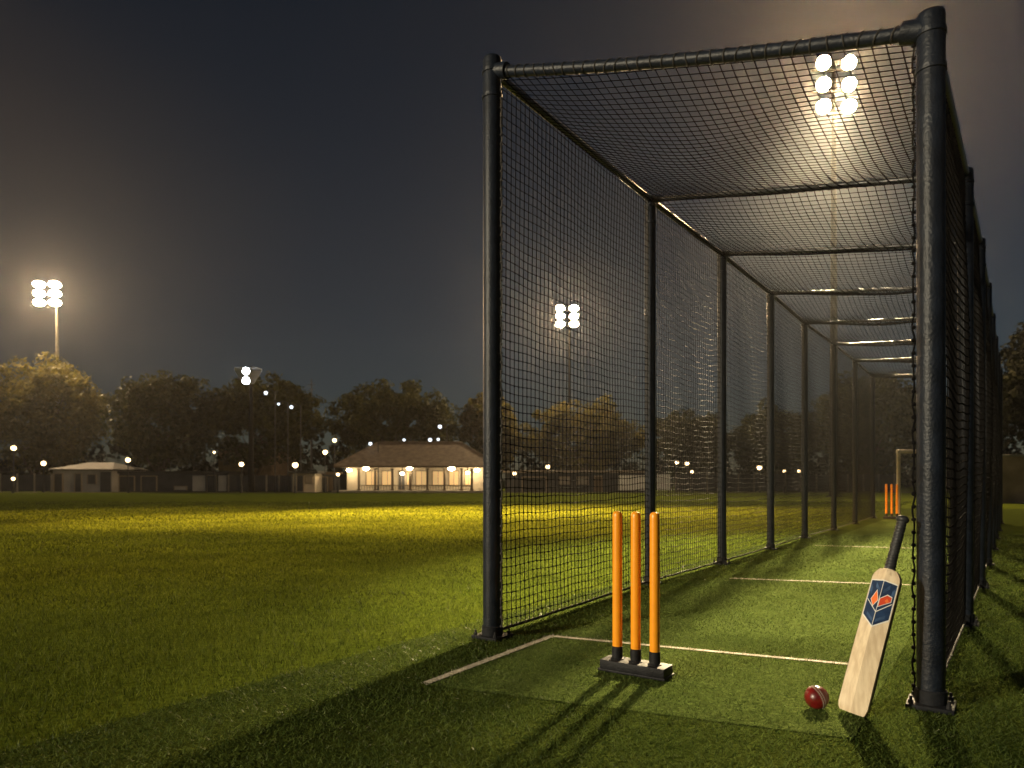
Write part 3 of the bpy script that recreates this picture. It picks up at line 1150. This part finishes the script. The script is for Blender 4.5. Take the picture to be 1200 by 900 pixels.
block('clubhouse', 'low pale clubhouse with shallow hipped roof behind the leftmost tree', 'building', 62, 131, 551, 54, 5, M_pale,
      ('hip', 541, M_droof), [('shutter', 64, 74, 555, 576, M_dark), ('door', 88, 96, 555, 576, M_dark), ('window', 103, 113, 556, 567, M_dark), ('panel', 118, 130, 553, 576, M_dark)])
block('long_shed', 'long dark single storey shed with pale door section behind the second tree', 'shed', 134, 266, 555, 55, 5, M_dark,
      ('flat', 553, M_droof), [('panel', 226, 241, 557, 575.5, M_pale), ('door', 243, 254, 557, 575.5, M_dark), ('panel', 256, 265.5, 557, 575.5, M_pale),
                               ('window', 205, 219, 570, 574, M_pale), ('shutter', 140, 158, 558, 575, M_dark), ('shutter', 166, 184, 558, 575, M_dark)])
block('tall_house', 'ivy brown two storey house wall rising behind the forked tree', 'house', 256, 318, 528, 62, 7, M_brick,
      ('flat', 527, M_droof), [('window', 262, 270, 534, 545, M_dark), ('window', 300, 309, 534, 545, M_dark)])
block('white_hut', 'small white hut with dark door left of the pavilion', 'hut', 343, 369, 555, 52, 3, M_cream,
      ('flat', 553, M_droof), [('door', 348, 356, 557, 575.5, M_dark), ('window', 359, 366, 558, 566, M_frame)])
block('flat_garage', 'low dark flat roofed garage just left of the pavilion', 'garage', 371, 398, 556, 54, 4, M_dark,
      ('flat', 554, M_column), [('shutter', 374, 384, 559, 575.5, M_droof), ('panel', 386, 390, 559, 575, M_column)])
block('long_low_building', 'long low dark building with pale roof edge behind the first net bay', 'building', 592, 757, 554, 54, 5, M_dark,
      ('flat', 552, M_frame), [('shutter', 612, 640, 559, 576, M_droof), ('window', 655, 668, 559, 568, M_concrete), ('window', 676, 689, 559, 568, M_concrete), ('door', 696, 706, 558, 576, M_column)])


def fence(label, pxa, pxb, pytop, depth, m, npost, name='fence', cat='fence'):
    k = depth / F
    X = lambda px: (px - 600) * k
    zt = H - (pytop - HOR) * k
    root = thing(name, label, cat, ((X(pxa) + X(pxb)) / 2, depth, 0))
    mb = MB()
    nb = max(2, int((X(pxb) - X(pxa)) / .16))
    for i in range(nb):
        w = (X(pxb) - X(pxa)) / nb
        hgt = zt - .04 - random.uniform(0, .05)
        mb.box((X(pxa) + (i + .5) * w, depth, hgt / 2 + .04), (w * .93, .03, hgt), None, 0)
    mb.box(((X(pxa) + X(pxb)) / 2, depth + .05, zt * .8), (X(pxb) - X(pxa), .05, .08), None, 0)
    mb.box(((X(pxa) + X(pxb)) / 2, depth + .05, zt * .25), (X(pxb) - X(pxa), .05, .08), None, 0)
    mb.build('board_panel', m, root, 0)
    for i in range(npost + 1):
        x = X(pxa) + (X(pxb) - X(pxa)) * i / npost
        q = MB()
        q.box((x, depth - .04, zt / 2 + .03), (.12, .10, zt + .06), None, .01)
        q.build('post', M_concrete, root, 0)


fence('dark board fence with pale posts at the left edge behind the trees', -60, 61, 556, 53.5, M_dark, 6)
fence('dark board fence standing between the forked tree and the white hut', 268, 342, 557, 55, M_dark, 5)
fence('long dark board fence behind the middle net bays', 792, 1048, 556, 55, M_dark, 14)


def sight_board(label, pxa, pxb, pyt, pyb, depth):
    k = depth / F
    X = lambda px: (px - 600) * k
    Z = lambda py: H - (py - HOR) * k
    root = thing('sight_board', label, 'board', ((X(pxa) + X(pxb)) / 2, depth, 0), 'white boards behind the net')
    mb = MB()
    mb.box(((X(pxa) + X(pxb)) / 2, depth, (Z(pyt) + .18) / 2), (X(pxb) - X(pxa), .05, Z(pyt) - .18), None, .006)
    mb.build('panel', M_board, root, 0)
    for x in (X(pxa) + .15, X(pxb) - .15):
        q = MB()
        q.box((x, depth + .07, Z(pyt) / 2), (.07, .07, Z(pyt)), None, .006)
        q.build('leg', M_dpole, root, 0)


sight_board('larger white board just left of the second cage post', 725, 757, 557, 574, 50.5)
sight_board('smaller white board just right of the second cage post', 770, 786, 556, 574, 51)

# boundary wall at the right, goal frame behind the cage
wy = 27.8
bw_ = thing('boundary_wall', 'brown boundary wall at the right edge beyond the net', 'wall', (30, wy, 0))
mb = MB()
mb.box((31.2, wy, .93), (23.6, .24, 1.86), None, 0)
mb.build('wall_face', M_brick, bw_, 0)
mb = MB()
mb.box((31.2, wy, 1.905), (23.8, .34, .09), None, .015)
mb.build('coping', M_concrete, bw_, 0)
gy = 18.6
gx = lambda px: (px - 600) / F * gy
gz = H - (529 - HOR) / F * gy
goal = thing('goal_frame', 'cream metal goal frame standing behind the far stumps', 'goal', (gx(1076), gy, 0))
for px in (1053, 1106):
    mb = MB()
    mb.tube([(gx(px), gy, 0), (gx(px), gy, gz)], .048, 12)
    mb.build('upright', M_goal, goal)
mb = MB()
mb.tube([(gx(1053) - .045, gy, gz), (gx(1106) + .045, gy, gz)], .050, 12)
mb.build('crossbar', M_goal, goal)


# ------------------------------------------------------------------ trees
def tree(name, label, px, depth, pxl, pxr, pyt, pyb, m, seed, forks=5, nclump=150, leaf=.20, per=60, lean=0.0, trunk_r=.28):
    rs = np.random.default_rng(seed)
    rd = random.Random(seed)
    k = depth / F
    X = lambda q: (q - 600) * k
    Z = lambda q: H - (q - HOR) * k
    bx = X(px)
    root = thing(name, label, 'tree', (bx, depth, 0))
    cx, cz = (X(pxl) + X(pxr)) / 2, (Z(pyt) + Z(pyb)) / 2
    rx, rz = (X(pxr) - X(pxl)) / 2, (Z(pyt) - Z(pyb)) / 2
    ry = rx * .85
    # clumps through the crown's volume, an uneven envelope
    nclump = int(nclump * 1.5)
    C = []
    ph = rs.uniform(0, 6.28, 6)
    while len(C) < nclump:
        u = rs.normal(size=3)
        u /= np.linalg.norm(u)
        rad = rs.uniform(.25, 1) ** .45
        az = math.atan2(u[1], u[0])
        env = 1 + .07 * math.sin(3 * az + ph[0]) + .07 * math.sin(5 * az + ph[1] + 2 * u[2]) + .06 * math.sin(6 * u[2] + ph[2]) + rs.normal() * .04
        q = np.array([cx, depth, cz]) + u * np.array([rx, ry, rz]) * rad * env * .92
        if u[2] < -.2 and rs.random() < .35:
            continue
        C.append((q, rad))
    V = []
    for q, rad in C:
        cr = min(rx, rz) * rs.uniform(.12, .22)
        n = int(per * rs.uniform(.6, 1.3))
        dd = rs.normal(size=(n, 3))
        dd /= np.linalg.norm(dd, axis=1, keepdims=True)
        pos = q + dd * cr * (rs.uniform(.2, 1, (n, 1)) ** .5) * np.array([1.15, 1.15, .85])
        nn = dd + rs.normal(size=(n, 3)) * .6 + np.array([0, 0, .4])
        nn /= np.linalg.norm(nn, axis=1, keepdims=True)
        a = np.cross(nn, rs.normal(size=(n, 3)))
        a /= np.linalg.norm(a, axis=1, keepdims=True)
        b = np.cross(nn, a)
        sz = leaf * rs.uniform(.5, 1.3, (n, 1))
        fold = nn * sz * .18
        V.append(np.stack([pos - a * sz, pos - b * sz * .55 + fold, pos + a * sz, pos + b * sz * .55 + fold], 1))
    V = np.concatenate(V)
    np_mesh('crown', V.reshape(-1, 3), np.arange(len(V) * 4).reshape(-1, 4), m, 4, parent=root)
    # trunk and limbs
    mb = MB()
    base = Vector((bx, depth, 0))
    split = Vector((bx + lean, depth, max(1.2, Z(pyb) * .75)))
    mb.tube([base, base + Vector((0, 0, .25)), base.lerp(split, .5) + Vector((.06, 0, 0)), split], [trunk_r * 1.5, trunk_r * 1.08, trunk_r * .9, trunk_r * .8], 10)
    for i in range(forks):
        q = C[rd.randrange(len(C))][0]
        e = Vector(q)
        e = split.lerp(e, .8)
        mid = split.lerp(e, .5) + Vector((rd.uniform(-.3, .3), rd.uniform(-.3, .3), rd.uniform(.1, .5)))
        mb.tube([split - Vector((0, 0, .2)), mid, e], [trunk_r * .6, trunk_r * .35, trunk_r * .1], 7)
        for j in range(2):
            e2 = Vector(C[rd.randrange(len(C))][0])
            e2 = mid.lerp(e2, .6)
            mb.tube([mid, mid.lerp(e2, .5) + Vector((0, 0, .2)), e2], [trunk_r * .3, trunk_r * .18, trunk_r * .06], 6)
    mb.build('trunk', M_bark, root)
    return root


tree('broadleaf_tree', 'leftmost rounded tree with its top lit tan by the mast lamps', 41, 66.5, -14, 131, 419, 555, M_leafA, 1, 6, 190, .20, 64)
tree('broadleaf_tree', 'dark broad tree second from the left with slim lit trunk', 187, 58, 128, 252, 433, 552, M_leafB, 2, 6, 170, .20, 64)
t3 = tree('broadleaf_tree', 'wide dark tree with forked trunk left of the pavilion', 289, 58, 236, 377, 436, 548, M_leafB, 3, 6, 180, .20, 64)
mb = MB()
q0 = Vector(((298 - 600) / F * 58, 58.1, 0))
mb.tube([q0 - Vector((.25, 0, 0)), q0 + Vector((.0, 0, 1.0)), q0 + Vector((1.0, 0, 2.8)), q0 + Vector((1.5, .2, 4.2))], [.24, .19, .15, .08], 9)
mb.build('second_trunk', M_bark, t3)
tree('broadleaf_tree', 'broad dark dome shaped tree behind the pavilion roof', 470, 66, 384, 542, 443, 562, M_leafB, 4, 6, 190, .22, 64)
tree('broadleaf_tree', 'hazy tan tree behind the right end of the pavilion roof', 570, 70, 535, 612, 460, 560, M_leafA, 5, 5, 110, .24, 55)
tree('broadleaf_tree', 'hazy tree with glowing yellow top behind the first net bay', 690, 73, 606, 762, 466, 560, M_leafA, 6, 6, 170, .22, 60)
tree('broadleaf_tree', 'dim rounded tree behind the second net bay', 815, 62, 760, 862, 478, 560, M_leafB, 7, 5, 130, .22, 60)
tree('broadleaf_tree', 'dim low tree behind the third and fourth net bays', 895, 60, 850, 960, 478, 560, M_leafB, 8, 5, 130, .22, 60)
tree('broadleaf_tree', 'tall very dark tree behind the far end of the cage', 1015, 58, 950, 1090, 436, 562, M_leafB, 9, 6, 180, .22, 64)
tree('broadleaf_tree', 'dark tree hidden behind the right post beyond the goal frame', 1110, 60, 1060, 1175, 455, 562, M_leafB, 10, 5, 140, .22, 60)
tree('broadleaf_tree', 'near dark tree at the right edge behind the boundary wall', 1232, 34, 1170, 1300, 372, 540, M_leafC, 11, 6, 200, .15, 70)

# dark belt of far woodland closing the horizon
vv = []
for i in range(1100):
    x = rng.uniform(-125, 125)
    y = rng.uniform(84, 92)
    top = 5.2 + 1.3 * math.sin(x * .21) + .9 * math.sin(x * .53 + 1)
    q = np.array([x, y, rng.uniform(0.3, max(1, top))])
    n = 22
    dd = rng.normal(size=(n, 3))
    dd /= np.linalg.norm(dd, axis=1, keepdims=True)
    pos = q + dd * rng.uniform(.5, 1.3)
    nn = dd + rng.normal(size=(n, 3)) * .6
    nn /= np.linalg.norm(nn, axis=1, keepdims=True)
    a_ = np.cross(nn, rng.normal(size=(n, 3)))
    a_ /= np.linalg.norm(a_, axis=1, keepdims=True)
    b_ = np.cross(nn, a_)
    sz = .38 * rng.uniform(.5, 1.3, (n, 1))
    vv.append(np.stack([pos - a_ * sz, pos - b_ * sz * .7, pos + a_ * sz, pos + b_ * sz * .7], 1))
vv = np.concatenate(vv)
o = np_mesh('far_woodland', vv.reshape(-1, 3), np.arange(len(vv) * 4).reshape(-1, 4), M_leafC, 4)
tag(o, 'dark belt of far woodland behind the buildings', 'woodland', kind='stuff')

# far thin mast between the trees
am = thing('antenna_mast', 'thin faint antenna mast in the gap between two dark trees', 'mast', ((365 - 600) / F * 72, 72, 0))
mb = MB()
zt = H + (HOR - 444) / F * 72
mb.tube([((365 - 600) / F * 72, 72, 0), ((365 - 600) / F * 72, 72, zt)], [.12, .05], 8)
mb.build('pole', M_dpole, am)
mb = MB()
for k, w in ((.6, .9), (1.1, .7), (1.6, .5)):
    mb.box(((365 - 600) / F * 72, 72, zt - k), (w, .05, .05), None, 0)
mb.build('aerial', M_dpole, am, 0)

# ------------------------------------------------------------------ haze
mb = MB()
mb.box((0, 55, 13), (230, 160, 28), None, 0)
hz = mb.build('haze', [], None, 0)
m = bpy.data.materials.new('night_haze')
m.use_nodes = True
nt = m.node_tree
nt.nodes.clear()
out = nt.nodes.new('ShaderNodeOutputMaterial')
pv = nt.nodes.new('ShaderNodeVolumePrincipled')
pv.inputs['Color'].default_value = (.85, .87, .9, 1)
pv.inputs['Density'].default_value = .00036
pv.inputs['Anisotropy'].default_value = .75
nt.links.new(pv.outputs[0], out.inputs['Volume'])
hz.data.materials.append(m)
tag(hz, 'thin night haze glowing round the floodlights', 'haze', kind='stuff')

# ------------------------------------------------------------------ sky, added faint sun lamp
w = bpy.data.worlds.new('World')
sc.world = w
w.use_nodes = True
nt = w.node_tree
bg = nt.nodes['Background']
sky = nt.nodes.new('ShaderNodeTexSky')
sky.sky_type = 'NISHITA'
sky.sun_disc = False
sky.sun_elevation = R(24)
sky.sun_rotation = R(215)
sky.air_density = 1.0
sky.dust_density = .2
nt.links.new(sky.outputs[0], bg.inputs['Color'])
bg.inputs['Strength'].default_value = .0065
l = bpy.data.lights.new('faint_fill_sun', 'SUN')  # unseen moonlight added as a dim sun lamp for bluish shading on posts
l.energy = .02
l.angle = R(.5)
l.color = (.80, .88, 1.0)
o = bpy.data.objects.new('faint_fill_sun', l)
col.objects.link(o)
el, az = R(24), R(215)
sd = Vector((math.sin(az) * math.cos(el), math.cos(az) * math.cos(el), math.sin(el)))
o.rotation_euler = (-sd).to_track_quat('-Z', 'Y').to_euler()

# ------------------------------------------------------------------ camera
cd = bpy.data.cameras.new('camera')
cam = bpy.data.objects.new('camera', cd)
col.objects.link(cam)
cam.location = (0, 0, H)
cam.rotation_euler = (R(90), 0, 0)
cd.sensor_width = 36
cd.lens = F / 1200 * 36
cd.shift_y = (HOR - 450) / 1200
cd.clip_start = .05
cd.clip_end = 2500
cd.dof.use_dof = True
cd.dof.focus_distance = 3.4
cd.dof.aperture_fstop = 3.2
sc.camera = cam

sc.view_settings.view_transform = 'Standard'
sc.view_settings.look = 'None'
sc.view_settings.exposure = 0
sc.view_settings.gamma = 1
cy = sc.cycles
cy.use_denoising = True
cy.max_bounces = 6
cy.diffuse_bounces = 2
cy.glossy_bounces = 2
cy.transmission_bounces = 2
cy.volume_bounces = 0
cy.sample_clamp_indirect = 3
cy.sample_clamp_direct = 0
cy.use_light_tree = True
cy.caustics_reflective = False
cy.caustics_refractive = False
